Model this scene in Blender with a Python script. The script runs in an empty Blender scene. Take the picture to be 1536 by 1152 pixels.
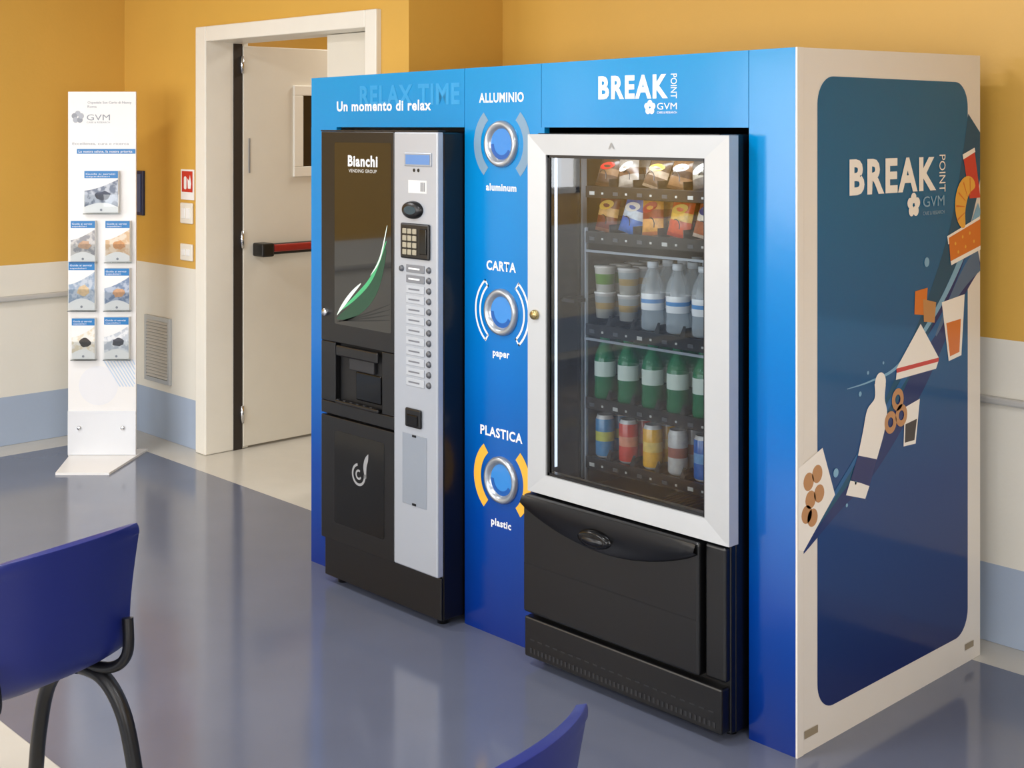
import bpy, bmesh, math, random
from mathutils import Vector, Matrix
random.seed(4)
scene=bpy.context.scene
coll=scene.collection
try:
    scene.view_settings.view_transform='Standard'
except Exception: pass

# ------------------------------------------------------------------ materials
def lin(c):
    o=[]
    for v in c[:3]:
        v=v/255.0
        o.append(v/12.92 if v<=0.04045 else ((v+0.055)/1.055)**2.4)
    return (o[0],o[1],o[2],1.0)
MC={}
def mat(name,rgb,rough=0.5,metal=0.0,noise=0.0,nscale=8.0,spec=0.5,coat=0.0,trans=0.0,emit=None,es=0.0,bump=0.0,alpha=1.0,rgb2=None):
    if name in MC: return MC[name]
    m=bpy.data.materials.new(name); m.use_nodes=True
    nt=m.node_tree; b=nt.nodes['Principled BSDF']
    b.inputs['Base Color'].default_value=lin(rgb)
    b.inputs['Roughness'].default_value=rough
    b.inputs['Metallic'].default_value=metal
    b.inputs['Specular IOR Level'].default_value=spec
    b.inputs['Coat Weight'].default_value=coat
    b.inputs['Transmission Weight'].default_value=trans
    b.inputs['Alpha'].default_value=alpha
    if emit:
        b.inputs['Emission Color'].default_value=lin(emit); b.inputs['Emission Strength'].default_value=es
    if noise>0 or bump>0 or rgb2:
        tc=nt.nodes.new('ShaderNodeNewGeometry')
        n=nt.nodes.new('ShaderNodeTexNoise'); n.inputs['Scale'].default_value=nscale; n.inputs['Detail'].default_value=4
        nt.links.new(tc.outputs['Position'],n.inputs['Vector'])
        if rgb2:
            cr=nt.nodes.new('ShaderNodeValToRGB'); cr.color_ramp.elements[0].position=.44; cr.color_ramp.elements[1].position=.56
            cr.color_ramp.elements[0].color=lin(rgb); cr.color_ramp.elements[1].color=lin(rgb2)
            nt.links.new(n.outputs['Fac'],cr.inputs[0]); nt.links.new(cr.outputs[0],b.inputs['Base Color'])
        elif noise>0:
            mx=nt.nodes.new('ShaderNodeMix'); mx.data_type='RGBA'
            l=lin(rgb)
            mx.inputs[6].default_value=tuple(min(1,x*(1-noise)) for x in l[:3])+(1,)
            mx.inputs[7].default_value=tuple(min(1,x*(1+noise)) for x in l[:3])+(1,)
            nt.links.new(n.outputs['Fac'],mx.inputs[0]); nt.links.new(mx.outputs[2],b.inputs['Base Color'])
        if bump>0:
            bp=nt.nodes.new('ShaderNodeBump'); bp.inputs['Strength'].default_value=bump; bp.inputs['Distance'].default_value=0.01
            nt.links.new(n.outputs['Fac'],bp.inputs['Height']); nt.links.new(bp.outputs['Normal'],b.inputs['Normal'])
    MC[name]=m; return m

def mat_z(name,stops,z0=0.0,z1=1.0,rough=0.3,coord='world',interp='LINEAR',noise=0.0,nscale=5.0,metal=0.0,trans=0.0,coat=0.0,bump=0.0,bscale=3.0,spec=0.5,alphas=None):
    if name in MC: return MC[name]
    m=bpy.data.materials.new(name); m.use_nodes=True
    nt=m.node_tree; b=nt.nodes['Principled BSDF']
    b.inputs['Roughness'].default_value=rough; b.inputs['Metallic'].default_value=metal
    b.inputs['Transmission Weight'].default_value=trans; b.inputs['Coat Weight'].default_value=coat
    b.inputs['Specular IOR Level'].default_value=spec
    g=nt.nodes.new('ShaderNodeNewGeometry')
    if coord=='world': src=g.outputs['Position']
    else:
        tc=nt.nodes.new('ShaderNodeTexCoord'); src=tc.outputs['Generated']
    sp=nt.nodes.new('ShaderNodeSeparateXYZ'); nt.links.new(src,sp.inputs[0])
    mr=nt.nodes.new('ShaderNodeMapRange'); mr.inputs[1].default_value=z0; mr.inputs[2].default_value=z1
    nt.links.new(sp.outputs['Z'],mr.inputs[0])
    def ramp(st):
        cr=nt.nodes.new('ShaderNodeValToRGB'); cr.color_ramp.interpolation=interp
        el=cr.color_ramp.elements
        while len(el)>1: el.remove(el[-1])
        el[0].position=st[0][0]; el[0].color=st[0][1]
        for p,c in st[1:]:
            e=el.new(p); e.color=c
        nt.links.new(mr.outputs[0],cr.inputs[0]); return cr
    cr=ramp([(p,lin(c)) for p,c in stops])
    if alphas:
        ca=ramp([(p,(a,a,a,1)) for p,a in alphas]); nt.links.new(ca.outputs[0],b.inputs['Alpha'])
    out=cr.outputs[0]
    n=nt.nodes.new('ShaderNodeTexNoise'); n.inputs['Scale'].default_value=nscale; n.inputs['Detail'].default_value=3
    nt.links.new(g.outputs['Position'],n.inputs['Vector'])
    if noise>0:
        hs=nt.nodes.new('ShaderNodeHueSaturation')
        m2=nt.nodes.new('ShaderNodeMapRange'); m2.inputs[3].default_value=1-noise; m2.inputs[4].default_value=1+noise
        nt.links.new(n.outputs['Fac'],m2.inputs[0]); nt.links.new(m2.outputs[0],hs.inputs['Value'])
        nt.links.new(out,hs.inputs['Color']); out=hs.outputs[0]
    nt.links.new(out,b.inputs['Base Color'])
    if bump>0:
        n2=nt.nodes.new('ShaderNodeTexNoise'); n2.inputs['Scale'].default_value=bscale
        nt.links.new(g.outputs['Position'],n2.inputs['Vector'])
        bp=nt.nodes.new('ShaderNodeBump'); bp.inputs['Strength'].default_value=bump; bp.inputs['Distance'].default_value=0.01
        nt.links.new(n2.outputs['Fac'],bp.inputs['Height']); nt.links.new(bp.outputs['Normal'],b.inputs['Normal'])
    MC[name]=m; return m

def mat_glass(name,tint=(235,240,240),base=0.05,rough=0.02):
    m=bpy.data.materials.new(name); m.use_nodes=True; nt=m.node_tree
    for n in list(nt.nodes): nt.nodes.remove(n)
    o=nt.nodes.new('ShaderNodeOutputMaterial'); tr=nt.nodes.new('ShaderNodeBsdfTransparent'); gl=nt.nodes.new('ShaderNodeBsdfGlossy')
    gl.inputs['Roughness'].default_value=rough; tr.inputs['Color'].default_value=lin(tint)
    fr=nt.nodes.new('ShaderNodeFresnel'); fr.inputs['IOR'].default_value=1.5
    ad=nt.nodes.new('ShaderNodeMath'); ad.operation='ADD'; ad.inputs[1].default_value=base
    mx=nt.nodes.new('ShaderNodeMixShader')
    nt.links.new(fr.outputs[0],ad.inputs[0]); nt.links.new(ad.outputs[0],mx.inputs[0])
    nt.links.new(tr.outputs[0],mx.inputs[1]); nt.links.new(gl.outputs[0],mx.inputs[2]); nt.links.new(mx.outputs[0],o.inputs[0])
    return m

# ------------------------------------------------------------------ geometry helpers
def empty(name,loc=(0,0,0),rotz=0.0):
    e=bpy.data.objects.new(name,None); e.empty_display_size=0.1
    e.location=loc; e.rotation_euler=(0,0,rotz); coll.objects.link(e); return e
def mkobj(name,me,parent=None,m=None,smooth=False):
    if m is not None: me.materials.append(m)
    if smooth:
        for p in me.polygons: p.use_smooth=True
    o=bpy.data.objects.new(name,me); coll.objects.link(o)
    if parent is not None: o.parent=parent
    return o
def box(name,x0,x1,y0,y1,z0,z1,m,parent=None,bev=0.0,seg=2):
    cx,cy,cz=(x0+x1)/2,(y0+y1)/2,(z0+z1)/2
    bm=bmesh.new(); bmesh.ops.create_cube(bm,size=1.0)
    bmesh.ops.scale(bm,vec=(abs(x1-x0),abs(y1-y0),abs(z1-z0)),verts=bm.verts)
    if bev>0: bmesh.ops.bevel(bm,geom=bm.edges[:],offset=bev,segments=seg,affect='EDGES',profile=0.5)
    me=bpy.data.meshes.new(name); bm.to_mesh(me); bm.free()
    o=mkobj(name,me,parent,m); o.location=(cx,cy,cz); return o
def poly(name,pts,faces,m,parent=None,smooth=False):
    me=bpy.data.meshes.new(name); me.from_pydata([tuple(p) for p in pts],[],faces); me.update()
    return mkobj(name,me,parent,m,smooth)
def to3(pl,u,v,off):
    k,base=pl
    return (u,base-off,v) if k=='F' else (base+off,u,v)
def decal(name,pl,pts,off,m,parent):
    P=[to3(pl,u,v,off) for u,v in pts]
    return poly(name,P,[tuple(range(len(P)))],m,parent)
def strip(name,pl,a,b,off,m,parent):
    n=len(a); P=[to3(pl,u,v,off) for u,v in a]+[to3(pl,u,v,off) for u,v in b]
    return poly(name,P,[(i,i+1,n+i+1,n+i) for i in range(n-1)],m,parent)
def arc(name,pl,c,r0,r1,a0,a1,off,m,parent,n=24):
    A=[];B=[]
    for i in range(n+1):
        t=math.radians(a0+(a1-a0)*i/n)
        A.append((c[0]+r0*math.cos(t),c[1]+r0*math.sin(t))); B.append((c[0]+r1*math.cos(t),c[1]+r1*math.sin(t)))
    return strip(name,pl,A,B,off,m,parent)
def disc(name,pl,c,r,off,m,parent,n=28,rz=None):
    rz=rz or r
    return decal(name,pl,[(c[0]+r*math.cos(2*math.pi*i/n),c[1]+rz*math.sin(2*math.pi*i/n)) for i in range(n)],off,m,parent)
def rrect(x0,x1,z0,z1,r,n=8):
    pts=[]
    for cx,cz,a in ((x1-r,z1-r,0),(x0+r,z1-r,90),(x0+r,z0+r,180),(x1-r,z0+r,270)):
        for i in range(n+1):
            t=math.radians(a+90*i/n); pts.append((cx+r*math.cos(t),cz+r*math.sin(t)))
    return pts
def spline(P,n=10):
    out=[]; Q=[P[0]]+list(P)+[P[-1]]
    for i in range(1,len(Q)-2):
        p0,p1,p2,p3=[Vector(q) for q in Q[i-1:i+3]]
        for k in range(n):
            t=k/n
            out.append(0.5*((2*p1)+(-p0+p2)*t+(2*p0-5*p1+4*p2-p3)*t*t+(-p0+3*p1-3*p2+p3)*t**3))
    out.append(Vector(Q[-2])); return [tuple(v) for v in out]
def lathe(name,prof,loc,m,parent=None,seg=20,axis='Z',sc=(1,1)):
    V=[];F=[]; n=len(prof)
    for i in range(seg):
        t=2*math.pi*i/seg
        for r,z in prof:
            r*=sc[0]; z*=sc[1]
            p=(r*math.cos(t),r*math.sin(t),z)
            if axis=='Y': p=(p[0],-p[2],p[1])
            if axis=='X': p=(p[2],p[0],p[1])
            V.append(p)
    for i in range(seg):
        j=(i+1)%seg
        for k in range(n-1): F.append((i*n+k,j*n+k,j*n+k+1,i*n+k+1))
    o=poly(name,V,F,m,parent,True); o.location=loc; return o
def tube(name,pts,r,m,parent=None,n=8,smoothpts=True):
    cu=bpy.data.curves.new(name,'CURVE'); cu.dimensions='3D'; cu.bevel_depth=r; cu.bevel_resolution=4; cu.use_fill_caps=True
    P=spline(pts,n) if smoothpts else pts
    s=cu.splines.new('POLY'); s.points.add(len(P)-1)
    for i,p in enumerate(P): s.points[i].co=(p[0],p[1],p[2],1)
    cu.materials.append(m)
    o=bpy.data.objects.new(name,cu); coll.objects.link(o)
    if parent is not None: o.parent=parent
    return o
def text(name,body,pl,u0,u1,v,cap,m,parent,off=0.0012,bold=0.02,vert=False,space=None):
    cu=bpy.data.curves.new(name,'FONT'); cu.body=body; cu.size=1.0; cu.offset=bold; cu.resolution_u=3
    cu.space_character=space if space else 1.0+bold*3.6
    cu.materials.append(m)
    o=bpy.data.objects.new(name,cu); coll.objects.link(o)
    bpy.context.view_layer.update()
    w=o.dimensions.x
    bb=[c[0] for c in o.bound_box]; minx=min(bb)
    sx=((u1-u0) if not vert else vert)/w; sy=cap/0.72
    o.scale=(sx,sy,1)
    if not vert:
        u=u0-minx*sx
        if pl[0]=='F': o.rotation_euler=(math.pi/2,0,0)
        else: o.rotation_euler=(math.pi/2,0,math.pi/2)
        o.location=to3(pl,u,v,off)
    else:
        if pl[0]=='F': o.rotation_euler=Matrix(((0,1,0),(0,0,-1),(-1,0,0))).to_euler()
        else: o.rotation_euler=Matrix(((0,0,1),(0,1,0),(-1,0,0))).to_euler()
        o.location=to3(pl,u0,v,off)
    o.parent=parent
    return o

# ------------------------------------------------------------------ common materials
ORANGE=(214,168,76)
WHITEW=(230,226,214)
BAND=(166,180,200)
def wallmat(name,zb,orange=ORANGE):
    return mat_z(name,[(0,BAND),(0.27/3,WHITEW),(zb/3,orange)],0,3.0,rough=0.42,interp='CONSTANT',noise=0.05,nscale=2.5,bump=0.05,bscale=60)
wm_l=wallmat('paint_wall_left',1.035)
wm_b=wallmat('paint_wall_back',1.02)
wm_r=wallmat('paint_wall_back_right',1.08)
m_ceil=mat('ceiling_paint',(235,235,232),0.8,noise=0.03)
m_beige=mat('floor_border_linoleum',(198,194,184),0.2,noise=0.08,nscale=5,spec=0.5)
m_blue_floor=mat('floor_blue_linoleum',(99,104,121),0.12,noise=0.10,nscale=3.0,spec=0.7,bump=0.006)
m_black=mat('black_plastic',(8,8,9),0.32,noise=0.15,nscale=20)
m_black_s=mat('black_steel_side',(6,6,7),0.3)
m_blackgloss=mat('black_gloss_panel',(9,8,7),0.05,coat=.5,spec=.6)
m_blackgloss2=mat('black_gloss_lower',(8,8,8),0.12,spec=.4)
m_silver=mat('silver_panel',(176,181,188),0.34,metal=0.35,noise=0.03,nscale=4)
m_silver2=mat('silver_plate',(156,164,174),0.3,metal=0.4)
m_frame=mat('aluminium_frame',(190,192,192),0.38,metal=0.3,noise=0.03)
m_chrome=mat('chrome',(210,212,215),0.18,metal=1.0)
m_ring=mat('brushed_ring',(178,184,190),0.28,metal=0.7)
m_white=mat('white_print',(242,242,240),0.45)
m_cream=mat('cream_door_paint',(224,219,205),0.45,noise=0.03)
m_cream_l=mat('cream_casing_paint',(234,230,218),0.42,noise=0.03)
m_glass=mat_glass('cabinet_glass',(225,230,232),.045)

# ------------------------------------------------------------------ room shell
box('floor',-5.56,4.7,-6.7,4.2,-0.06,-0.0012,m_beige)
f=empty('floor_inlay')
poly('blue_field',[(-5.12,-1.585,0),(4.4,-1.585,0),(4.4,1.05,0),(-2.38,1.05,0),(-2.38,0.43,0),(-5.12,0.43,0)],[(0,1,2,3,4,5)],m_blue_floor,f)
poly('blue_field_rear',[(-5.12,-6.3,0),(4.4,-6.3,0),(4.4,-1.95,0),(-5.12,-1.95,0)],[(0,1,2,3)],m_blue_floor,f)
box('ceiling',-5.56,4.7,-6.7,4.2,3.0,3.1,m_ceil)
def joinboxes(name,bs,m):
    V=[];F=[]
    for (x0,x1,y0,y1,z0,z1) in bs:
        k=len(V); V+=[(x0,y0,z0),(x1,y0,z0),(x1,y1,z0),(x0,y1,z0),(x0,y0,z1),(x1,y0,z1),(x1,y1,z1),(x0,y1,z1)]
        F+=[(k,k+3,k+2,k+1),(k+4,k+5,k+6,k+7),(k,k+1,k+5,k+4),(k+1,k+2,k+6,k+5),(k+2,k+3,k+7,k+6),(k+3,k,k+4,k+7)]
    return poly(name,V,F,m)
LW=(-4.86,-4.42)
joinboxes('wall_left',[(-5.56,-5.36,-6.7,LW[0],0,3.0),(-5.56,-5.36,LW[1],0.65,0,3.0),(-5.56,-5.36,LW[0],LW[1],0,1.3),(-5.56,-5.36,LW[0],LW[1],2.5,3.0)],wm_l)
joinboxes('wall_door_side',[(-5.56,-4.42,0.65,0.9,0,3.0),(-2.84,-2.59,0.65,0.9,0,3.0),(-4.42,-2.84,0.65,0.9,2.36,3.0)],wm_b)
box('wall_step',-2.75,-2.59,0.9,1.45,0,3.0,wm_b)
box('wall_back',-2.59,4.7,1.25,1.45,0,3.0,wm_r)
RW=(-4.2,-2.0)  # invented window opening in the right wall, added to let in fill light
joinboxes('wall_right',[(4.5,4.7,-6.7,RW[0],0,3.0),(4.5,4.7,RW[1],1.25,0,3.0),(4.5,4.7,RW[0],RW[1],0,.9),(4.5,4.7,RW[0],RW[1],2.6,3.0)],wm_r)
WIN=[(-5.1,-3.7),(-3.2,-1.8),(-1.0,0.6),(1.2,2.8)]
bs=[]; x=-5.36
for a,b in WIN:
    bs.append((x,a,-6.7,-6.5,0,3.0)); bs.append((a,b,-6.7,-6.5,0,0.9)); bs.append((a,b,-6.7,-6.5,2.6,3.0)); x=b
bs.append((x,4.5,-6.7,-6.5,0,3.0))
joinboxes('wall_rear',bs,wm_l)
m_wg=mat_glass('window_glass')
for i,(a,b) in enumerate(WIN):
    w=empty('window_%d'%(i+1))
    for nm,q in (('jamb_l',(a,a+.06,.9,2.6)),('jamb_r',(b-.06,b,.9,2.6)),('mullion',((a+b)/2-.03,(a+b)/2+.03,.9,2.6)),('sill',(a,b,.9,.96)),('head',(a,b,2.54,2.6))):
        box(nm,q[0],q[1],-6.50,-6.47,q[2],q[3],m_cream_l,w)
    poly('pane',[(a,-6.68,.9),(b,-6.68,.9),(b,-6.68,2.6),(a,-6.68,2.6)],[(0,1,2,3)],m_wg,w)
for i,(xa,xb,y0,y1,z0,z1) in enumerate(((-5.37,-5.34,LW[0],LW[1],1.3,2.5),(4.48,4.51,RW[0],RW[1],.9,2.6))):  # second frame belongs to the invented right-wall opening
    w=empty('window_%d'%(5+i))
    for nm,q in (('jamb_l',(y0,y0+.05,z0,z1)),('jamb_r',(y1-.05,y1,z0,z1)),('sill',(y0,y1,z0,z0+.05)),('head',(y0,y1,z1-.05,z1))):
        box(nm,xa,xb,q[0],q[1],q[2],q[3],m_cream_l,w)
joinboxes('wall_corridor',[(-5.56,-2.6,4.0,4.2,0,3.0),(-5.56,-5.5,0.9,4.2,0,3.0),(-2.75,-2.6,1.45,4.2,0,3.0)],wm_b)

m_trim=mat('grey_bumper_rail',(186,185,181),0.4)
box('trim_1',-5.36,-5.325,-4.3,0.64,0.835,0.865,m_trim,bev=0.008)
box('trim_2',-2.5,4.5,1.222,1.25,0.858,0.885,m_trim,bev=0.008)

# ------------------------------------------------------------------ door
d=empty('door_1')
box('casing_left',-4.465,-4.355,0.62,0.90,0,2.41,m_cream_l,d,0.006)
box('casing_right',-2.89,-2.80,0.62,0.90,0,2.41,m_cream_l,d,0.006)
box('casing_head',-4.355,-2.89,0.62,0.90,2.325,2.41,m_cream_l,d,0.006)
box('fixed_leaf',-3.42,-2.892,0.78,0.83,0.005,2.322,m_cream,d,0.004)
box('open_leaf',-4.40,-4.345,0.86,1.83,0.012,2.31,m_cream,d,0.004)
m_gap=mat('door_seal_dark',(45,38,32),0.6)
box('hinge_seal',-4.356,-4.349,0.80,0.856,0,2.32,m_gap,d)  # dark strip painted in for the shade of the hinge gap
for z in (0.2,1.2,2.2): lathe('hinge',[(0,-.05),(.011,-.05),(.011,.05),(0,.05)],(-4.34,0.85,z),m_chrome,d,12)
m_red=mat('panic_bar_red',(150,34,28),0.35)
box('push_bar_back',-4.30,-4.262,0.99,1.72,1.108,1.172,m_black,d,0.01)
box('push_bar',-4.268,-4.240,1.00,1.72,1.125,1.168,m_red,d,0.010)
box('push_bar_end_1',-4.345,-4.235,0.92,1.0,1.10,1.178,m_black,d,0.01)
box('push_bar_end_2',-4.345,-4.235,1.70,1.78,1.10,1.178,m_black,d,0.01)
m_dkglass=mat('door_vision_glass',(40,34,28),0.06)
box('vision_frame_b',-4.347,-4.33,1.20,1.62,1.55,1.61,m_cream_l,d,0.004)
box('vision_frame_t',-4.347,-4.33,1.20,1.62,2.03,2.09,m_cream_l,d,0.004)
box('vision_frame_l',-4.347,-4.33,1.20,1.265,1.61,2.03,m_cream_l,d,0.004)
box('vision_frame_r',-4.347,-4.33,1.56,1.62,1.61,2.03,m_cream_l,d,0.004)
box('vision_glass',-4.347,-4.340,1.265,1.56,1.61,2.03,m_dkglass,d)
box('edge_bolt',-4.346,-4.341,0.895,0.905,1.58,1.78,m_silver2,d)

# ------------------------------------------------------------------ wall fittings
s=empty('fire_extinguisher_sign'); m_sred=mat('sign_red',(200,48,40),0.4)
box('plate',-4.668,-4.522,0.644,0.65,1.425,1.60,m_white,s,0.001)
decal('red_field',('F',0.644),[(-4.655,1.47),(-4.535,1.47),(-4.535,1.59),(-4.655,1.59)],0.001,m_sred,s)
decal('extinguisher_icon',('F',0.644),rrect(-4.63,-4.60,1.485,1.56,.012,4),0.002,m_white,s)
decal('flame_icon',('F',0.644),[(-4.585,1.49),(-4.555,1.49),(-4.548,1.52),(-4.562,1.57),(-4.572,1.535),(-4.59,1.55)],0.002,m_white,s)
for nm,z0,z1 in (('light_switch',1.288,1.408),('light_switch',1.075,1.172)):
    s=empty(nm); box('plate',-4.665,-4.53,0.636,0.65,z0,z1,m_cream_l,s,0.006); box('rocker_1',-4.64,-4.605,0.631,0.637,z0+.03,z1-.03,m_white,s,0.002); box('rocker_2',-4.59,-4.555,0.631,0.637,z0+.03,z1-.03,m_white,s,0.002)
v=empty('wall_vent_grille'); m_vent=mat('vent_aluminium',(196,193,186),0.5)
for q in ((-5.08,-5.055,.33,.72),(-4.805,-4.78,.33,.72),(-5.055,-4.805,.33,.355),(-5.055,-4.805,.695,.72)):
    box('frame',q[0],q[1],0.632,0.65,q[2],q[3],m_frame,v,0.002)
box('backing',-5.055,-4.805,0.645,0.65,.355,.695,mat('vent_backing',(120,116,110),.6),v)
for i in range(18):
    o=box('louvre',-5.055,-4.805,0.634,0.637,0,0.017,m_vent,v); o.location.z=.366+i*.0189; o.rotation_euler=(math.radians(-35),0,0)
s=empty('framed_notice'); box('frame',-5.29,-5.10,0.632,0.65,1.31,1.58,mat('notice_frame_navy',(34,44,78),0.35),s,0.004)
box('sheet',-5.27,-5.12,0.628,0.633,1.33,1.56,mat('notice_sheet',(70,90,130),0.3),s)

# ------------------------------------------------------------------ vending kiosk enclosure
k=empty('vending_kiosk_enclosure')
m_kf=mat_z('kiosk_front_vinyl',[(0,(6,40,118)),(0.2,(0,62,148)),(0.45,(0,104,184)),(0.7,(0,126,196)),(1,(0,138,196))],0.0,2.08,rough=0.18,noise=0.03,nscale=1.5,bump=0.05,bscale=9,spec=.38)
m_ks=mat('kiosk_side_cream_vinyl',(228,221,210),0.35,noise=0.02)
m_kg=mat_z('kiosk_side_graphic',[(0,(16,34,92)),(0.3,(14,58,118)),(0.6,(8,90,138)),(0.8,(0,96,138)),(1,(0,94,132))],0.1,2.0,rough=0.12,spec=.3)
def top(x): return 2.053+(x+2.447)/2.447*(2.081-2.053)
def prism_front(name,pts,y0,y1,m):
    n=len(pts); V=[(x,y0,z) for x,z in pts]+[(x,y1,z) for x,z in pts]
    F=[tuple(range(n)),tuple(range(2*n-1,n-1,-1))]+[(i,n+i,n+(i+1)%n,(i+1)%n) for i in range(n)]
    return poly(name,V,F,m,k)
segs=[-2.447,-1.465,-1.060,-0.173,0.0]
for i in range(4):
    a,b=segs[i]+0.0012,segs[i+1]-0.0012
    prism_front('header_panel_%d'%i,[(a,1.845),(b,1.845),(b,top(b)),(a,top(a))],0,0.025,m_kf)
box('leg_left',-2.447,-2.266,0,0.025,0,1.845,m_kf,k)
box('recycling_panel',-1.464,-1.045,0,0.025,0,1.845,m_kf,k)
box('leg_right',-0.172,-0.0,0,0.025,0,1.845,m_kf,k)
m_seam=mat('panel_seam',(10,60,110),0.5)
box('seam_backing',-2.44,-0.01,0.025,0.03,1.85,2.05,m_seam,k)
V=[(-.022,.0255,0),(0,.0255,0),(0,1.11,0),(-.022,1.11,0),(-.022,.0255,2.081),(0,.0255,2.081),(0,1.11,2.096),(-.022,1.11,2.096)]
poly('side_panel_right',V,[(0,3,2,1),(4,5,6,7),(0,1,5,4),(1,2,6,5),(2,3,7,6),(3,0,4,7)],m_ks,k)
box('corner_trim',-0.004,0.0025,-0.0025,0.03,0,2.0815,m_ks,k,0.001)
box('side_panel_left',-2.447,-2.425,0.025,1.11,0,2.05,m_ks,k)
box('roof',-2.42,-0.03,0.03,1.10,2.02,2.045,m_ks,k)
m_in=mat('kiosk_interior_dark',(12,12,13),0.8)
box('back_panel',-2.42,-0.03,1.09,1.108,0,2.02,m_in,k)
box('divider_1',-1.46,-1.44,0.03,1.05,0,1.9,m_in,k)
box('opening_lintel',-2.42,-0.03,0.03,0.06,1.845,1.86,m_in,k)
SP=('S',0.0); FP=('F',0.0)
decal('side_graphic_panel',SP,rrect(.104,1.02,.102,2.0,.085,10),0.0008,m_kg,k)
def band(name,pts,w,off,m):
    P=spline(pts,8); n=len(P); A=[];B=[]
    for i,p in enumerate(P):
        q=P[min(i+1,n-1)]; r=P[max(i-1,0)]
        dx,dz=q[0]-r[0],q[1]-r[1]; L=math.hypot(dx,dz) or 1
        t=i/(n-1)*(len(w)-1); j=min(int(t),len(w)-2); ww=w[j]+(w[j+1]-w[j])*(t-j)
        A.append((min(1.108,max(.003,p[0]-dz/L*ww)),p[1]+dx/L*ww)); B.append((min(1.108,max(.003,p[0]+dz/L*ww)),p[1]-dx/L*ww))
    strip(name,SP,A,B,off,m,k)
m_sw1=mat('swoosh_navy',(22,42,100),0.14,spec=.3); m_sw2=mat('swoosh_teal',(20,92,148),0.14,spec=.3); m_sw3=mat('swoosh_pale',(120,170,200),0.2); m_sw4=mat('swoosh_deep_teal',(4,76,108),0.14,spec=.3)
m_sw5=mat('swoosh_slate',(70,104,140),0.2)
band('swoosh_teal',[(.0,.585),(.2,.72),(.42,.88),(.70,1.14),(.95,1.48),(1.107,1.86)],[.006,.018,.03,.05,.06,.09],0.0012,m_sw4)
band('swoosh_navy',[(.0,.585),(.22,.70),(.42,.80),(.70,1.03),(.95,1.30),(1.107,1.42)],[.006,.02,.035,.05,.055,.06],0.0015,m_sw1)
band('swoosh_blue',[(.0,.60),(.2,.74),(.42,.90),(.66,1.08),(.9,1.25),(1.107,1.50)],[.004,.008,.01,.012,.02,.025],0.0018,m_sw2)
band('swoosh_slate',[(.80,1.15),(.92,1.27),(1.02,1.345),(1.107,1.39)],[.004,.02,.035,.045],0.0019,m_sw5)
band('swoosh_pale',[(.262,1.045),(.40,1.052),(.56,1.08),(.76,1.20),(.94,1.36),(1.107,1.57)],[.001,.003,.006,.010,.014,.020],0.0021,m_sw3)
m_or=mat('print_orange',(214,116,44),0.4); m_yel=mat('print_croissant',(230,170,70),0.4); m_redp=mat('print_red',(204,56,48),0.4)
m_tan=mat('print_tan',(190,136,84),0.4); m_cr=mat('print_offwhite',(244,238,228),0.4); m_nav=mat('print_navy',(30,36,96),0.4); m_brn=mat('print_coffee',(60,48,40),0.4)
O=0.0026
decal('cup_red',SP,[(.985,1.745),(1.065,1.765),(1.107,1.60),(1.03,1.60)],O,m_redp,k)
decal('cup_rim',SP,[(.98,1.752),(1.065,1.775),(1.07,1.760),(.985,1.735)],O+.0003,m_cr,k)
A=[];B=[]
for i in range(25):
    t=i/24; a=math.radians(62+175*t); c=(1.035,1.57); th=.036*math.sin(math.pi*t)**.6+.004
    A.append((min(1.107,c[0]+(.070-th)*math.cos(a)),c[1]+(.078-th)*math.sin(a))); B.append((min(1.107,c[0]+(.070+th)*math.cos(a)),c[1]+(.078+th)*math.sin(a)))
strip('croissant_body',SP,A,B,O+.0005,m_yel,k)
for a in (90,118,146,174,202): arc('croissant_line',SP,(1.035,1.57),.042,.100,a,a+4,O+.0008,m_or,k,2)
decal('cracker_white',SP,[(.875,1.478),(1.105,1.535),(1.107,1.50),(.882,1.45)],O,m_cr,k)
decal('cracker_orange',SP,[(.885,1.472),(1.107,1.525),(1.107,1.43),(.897,1.392)],O+.0003,m_or,k)
decal('cracker_edge',SP,[(.897,1.392),(1.107,1.432),(1.107,1.418),(.902,1.378)],O+.0004,m_cr,k)
for a,b in ((.93,1.45),(.98,1.47),(1.03,1.48),(.95,1.42),(1.0,1.435),(1.06,1.45)): disc('seed',SP,(a,b),.006,O+.0006,m_yel,k,8)
decal('cracker_piece_1',SP,[(.665,1.31),(.745,1.315),(.735,1.225),(.66,1.235)],O,m_or,k)
decal('cracker_piece_2',SP,[(.715,1.28),(.80,1.262),(.79,1.195),(.72,1.205)],O+.0003,m_tan,k)
decal('glass_outline',SP,[(.838,1.258),(.995,1.272),(.972,1.065),(.885,1.055)],O,m_cr,k)
decal('glass_juice',SP,[(.868,1.185),(.968,1.19),(.958,1.078),(.893,1.07)],O+.0003,m_or,k)
decal('sandwich_bread',SP,[(.70,1.20),(.548,1.072),(.818,1.075)],O,m_cr,k)
decal('sandwich_fill',SP,[(.548,1.072),(.818,1.075),(.816,1.062),(.55,1.058)],O+.0003,m_redp,k)
decal('sandwich_base',SP,[(.55,1.06),(.816,1.063),(.80,1.04),(.545,1.036)],O,m_cr,k)
B1=spline([(.418,1.04),(.418,.995),(.375,.965),(.350,.90),(.322,.83)],5); B2=spline([(.484,1.03),(.478,.985),(.492,.94),(.475,.88),(.430,.80)],5)
strip('bottle_body',SP,B1,B2,O,m_cr,k)
decal('bottle_label',SP,[(.322,.832),(.430,.802),(.388,.725),(.282,.765)],O+.0002,m_nav,k)
decal('bottle_base',SP,[(.280,.762),(.390,.728),(.364,.69),(.255,.722)],O,m_cr,k)
disc('bottle_cap',SP,(.452,1.04),.032,O+.0003,m_cr,k)
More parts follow.
